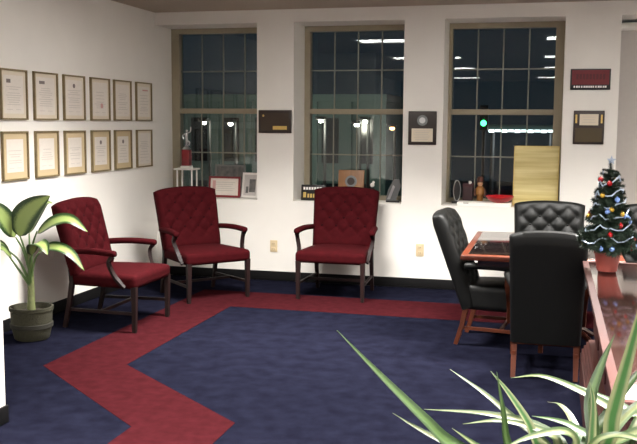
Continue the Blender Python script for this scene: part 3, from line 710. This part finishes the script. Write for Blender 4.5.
# ------------------------------------------------------------------ striped plant in the near right corner, on a stand
pb = Vector((4.178, -6.93, .845))
t = thing('plant_stand', 'round wooden stand under the striped plant, below the frame', 'plant stand', (pb.x, pb.y, .002))
MB().lathe([(.13, .555), (.145, .56), (.145, .585), (.13, .59)], n=24).build('stand_top', 'dark_wood', t)
for k in range(3):
    a = 2 * PI * k / 3 + .5; MB().tube([(.16 * math.cos(a), .16 * math.sin(a), 0), (.09 * math.cos(a), .09 * math.sin(a), .56)], [.013, .018], 8).build('leg', 'dark_wood', t)
t = thing('striped_plant', 'plant with long arching green and cream striped leaves at bottom right', 'potted plant', (pb.x, pb.y, .593))
MB().lathe([(.085, 0), (.09, .005), (.118, .20), (.128, .2), (.128, .235), (.114, .235), (.108, .2)], n=26, cap=False).build('pot', 'terracotta', t)
MB().lathe([(.001, .002), (.086, .002)], n=20, cap=False).build('pot_base', 'terracotta', t)
MB().lathe([(.001, .215), (.06, .217), (.11, .205)], n=20, cap=False).build('soil', 'soil', t)
def sleaf(pts, w, m, hint):
    path = [Vector((0, 0, .215)) + rx_ * random.uniform(-.02, .02) + ry_ * random.uniform(-.02, .02)] + [Vector(q) for q in pts]
    prof = lambda u: max(.02, min(1, .55 + u * 1.5) * (1 - max(0, (u - .35) / .65) ** 1.6))
    blade(path, w, prof, rx_ * hint[0] + ry_ * hint[1] + Vector((0, 0, hint[2])), .3, 22).build('leaf', m, t, 70)
LV = [([(-0.15, -0.041, 0.308), (-0.257, -0.066, 0.365), (-0.307, -0.091, 0.42), (-0.399, -0.113, 0.514), (-0.494, -0.143, 0.619)], 0.034, 'leaf_dark', (0.5, -0.7, 0.5)),
      ([(-0.035, 0.019, 0.331), (-0.129, 0.051, 0.397), (-0.197, 0.073, 0.443), (-0.277, 0.09, 0.488)], 0.02, 'leaf_spider', (0.2, -0.7, 0.7)),
      ([(-0.13, -0.018, 0.301), (-0.251, -0.023, 0.343), (-0.326, -0.032, 0.378), (-0.388, -0.043, 0.415)], 0.018, 'leaf_spider', (0.2, -0.7, 0.7)),
      ([(-0.012, 0.017, 0.341), (-0.076, 0.039, 0.387), (-0.182, 0.046, 0.403), (-0.329, 0.037, 0.404)], 0.024, 'leaf_spider', (0.0, -0.6, 0.8)),
      ([(-0.032, -0.005, 0.318), (-0.074, 0.001, 0.359), (-0.097, 0.009, 0.406), (-0.141, 0.018, 0.466), (-0.179, 0.02, 0.51)], 0.028, 'leaf_spider2', (0.6, -0.8, 0.2)),
      ([(-0.086, -0.045, 0.305), (-0.134, -0.063, 0.372), (-0.146, -0.079, 0.451), (-0.16, -0.095, 0.541)], 0.026, 'leaf_dark', (0.6, -0.8, 0.1)),
      ([(0.136, 0.049, 0.406), (0.1, 0.082, 0.419), (0.017, 0.122, 0.451), (-0.069, 0.154, 0.47), (-0.141, 0.173, 0.455)], 0.026, 'leaf_spider', (0.0, -0.5, 0.8)),
      ([(0.043, 0.021, 0.359), (0.038, 0.056, 0.451), (0.06, 0.082, 0.528), (0.086, 0.101, 0.594)], 0.03, 'leaf_dark', (-0.5, -0.8, 0.1)),
      ([(0.072, -0.004, 0.371), (0.082, -0.003, 0.438), (0.102, 0.002, 0.533), (0.124, 0.006, 0.644), (0.136, 0.001, 0.735)], 0.034, 'leaf_spider2', (-0.5, -0.8, 0.1)),
      ([(0.144, 0.062, 0.395), (0.115, 0.115, 0.422), (0.072, 0.163, 0.429), (0.008, 0.211, 0.441)], 0.022, 'leaf_dark', (0.0, -0.5, 0.8)),
      ([(-0.025, 0.009, 0.348), (-0.051, 0.015, 0.381), (-0.149, 0.015, 0.4), (-0.236, 0.0, 0.39)], 0.022, 'leaf_spider', (0.0, -0.5, 0.8)),
      ([(-0.108, -0.032, 0.297), (-0.172, -0.045, 0.341), (-0.215, -0.062, 0.374), (-0.252, -0.081, 0.406)], 0.02, 'leaf_spider', (0.2, -0.6, 0.7)),
      ([(0.034, 0.005, 0.344), (0.041, 0.021, 0.406), (0.041, 0.032, 0.459), (0.034, 0.038, 0.497)], 0.022, 'leaf_spider2', (0.4, -0.8, 0.2)),
      ([(0.039, 0.03, 0.355), (0.007, 0.057, 0.384), (-0.037, 0.077, 0.392), (-0.088, 0.093, 0.392)], 0.022, 'leaf_dark', (0.0, -0.5, 0.8)),
      ([(0.06, 0.025, 0.35), (0.105, 0.055, 0.412), (0.163, 0.078, 0.46), (0.246, 0.089, 0.493)], 0.028, 'leaf_spider', (-0.2, -0.5, 0.8)),
      ([(0.059, -0.002, 0.349), (0.118, -0.003, 0.399), (0.185, -0.013, 0.431), (0.269, -0.037, 0.436)], 0.028, 'leaf_spider', (-0.2, -0.5, 0.8)),
      ([(0.029, 0.037, 0.343), (0.061, 0.078, 0.389), (0.129, 0.127, 0.484), (0.189, 0.163, 0.549)], 0.028, 'leaf_dark', (-0.4, -0.7, 0.3)),
      ([(0.006, -0.015, 0.359), (-0.017, -0.031, 0.403), (-0.089, -0.064, 0.396), (-0.149, -0.105, 0.376)], 0.024, 'leaf_spider', (0.0, -0.5, 0.8)),
      ([(0.037, -0.026, 0.362), (0.074, -0.054, 0.41), (0.129, -0.097, 0.422), (0.18, -0.151, 0.406)], 0.024, 'leaf_spider', (0.0, -0.5, 0.8)),
      ([(0.019, 0.06, 0.333), (0.002, 0.129, 0.378), (-0.025, 0.187, 0.394), (-0.053, 0.237, 0.384)], 0.022, 'leaf_spider2', (0.2, -0.6, 0.5))]
for a in LV: sleaf(*a)

# ------------------------------------------------------------------ the night street outside
GZ = -4.5
struct(MB().box(-60, 60, .61, 90, GZ - .2, GZ).build('street_ground', 'asphalt', ang=0), 'dark street outside the windows', 'street')
t = thing('neighbouring_building', 'dim grey-green building across the street behind the left windows', 'building', (-9, 34, GZ))
MB().box(-9, 5.2, 0, 6, 0, 7.35).build('wall', 'facade', t, 0)
for k in range(9): MB().box(-8.9 + k * 1.72, -8.4 + k * 1.72, -.25, 0, 0, 7.2).build('pilaster', 'facade', t, 0)
for k in range(8):
    for z in (1.0, 4.2):
        wn = MB().box(-8.2 + k * 1.72, -7.35 + k * 1.72, -.06, 0, z, z + 2.2).build('window', 'facade_dark', t, 0)
MB().box(-9.2, 5.4, -.4, 6, 7.2, 7.55).build('cornice', 'facade', t, 0)
def street_lamp(x, y, z, g, label, energy=0):
    t = thing('street_lamp', label, 'street lamp', (x, y, GZ), 0, 'street lamps outside')
    h = z - GZ
    MB().tube([(0, 0, 0), (0, 0, h * .5), (0, 0, h + .1)], [.11, .08, .06], 10).build('pole', 'pole', t)
    MB().tube([(0, 0, h + .1), (0, -.6, h + .18)], .04, 8).build('arm', 'pole', t)
    hd = MB().rbox(-.2, .2, -1.0, -.45, h + .06, h + .2, .04, 6).build('lamp_head', 'pole', t)
    MB().ball((0, -.72, h), .115, 10, .7).build('bulb', g, hd)
    if energy:
        ld = bpy.data.lights.new('bulb_light', 'POINT'); ld.energy = energy; ld.color = (1, .9, .72); ld.shadow_soft_size = .2
        link('bulb_light', ld, t, (0, -.72, h - .3))
street_lamp(-11.19, 30, 1.63, 'glow_white', 'lit street lamp seen left in the corner window', 120)
street_lamp(-9.92, 30, 1.59, 'glow_white', 'lit street lamp seen right in the corner window', 120)
street_lamp(-5.72, 30, 1.75, 'glow_pale', 'pale green lit street lamp leftmost in the middle window', 420)
street_lamp(-4.12, 30, 1.58, 'glow_white', 'lower of two close lit street lamps in the middle window', 0)
street_lamp(-3.75, 30, 1.74, 'glow_white', 'upper of two close lit street lamps in the middle window', 100)
street_lamp(-2.56, 30, 1.45, 'glow_orange', 'orange street lamp rightmost in the middle window', 0)
t = thing('traffic_light', 'green traffic light seen through the right-hand window', 'traffic light', (1.31, 29.3, GZ))
MB().tube([(0, .1, 0), (0, .1, 6.9)], .07, 10).build('pole', 'pole', t)
MB().rbox(-.18, .18, -.12, .1, 5.9, 6.95, .04, 6).build('housing', 'black', t)
for z, g in ((6.75, 'facade_dark'), (6.45, 'facade_dark'), (6.2, 'glow_green')): MB().ball((0, -.12, z), .12, 10).build('lens', g, t)
t = thing('lit_canopy', 'flat canopy with a bright white light strip seen in right-hand window', 'canopy', (2.78, 31.5, GZ))
MB().box(-1.5, 1.5, 0, 3, 5.95, 6.15).build('roof', 'facade', t, 0)
for k in range(10): MB().rbox(-1.4 + k * .28, -1.16 + k * .28, -.08, -.0, 5.80 + .03 * (k % 2), 5.93, .02, 6).build('light_panel', 'glow_strip', t)
for s in (-1.3, 1.3): MB().tube([(s, 1.2, 0), (s, 1.2, 5.95)], .1, 10).build('post', 'pole', t)
ld = bpy.data.lights.new('canopy_light', 'POINT'); ld.energy = 250; ld.shadow_soft_size = .4
link('canopy_light', ld, t, (0, .6, 5.3))
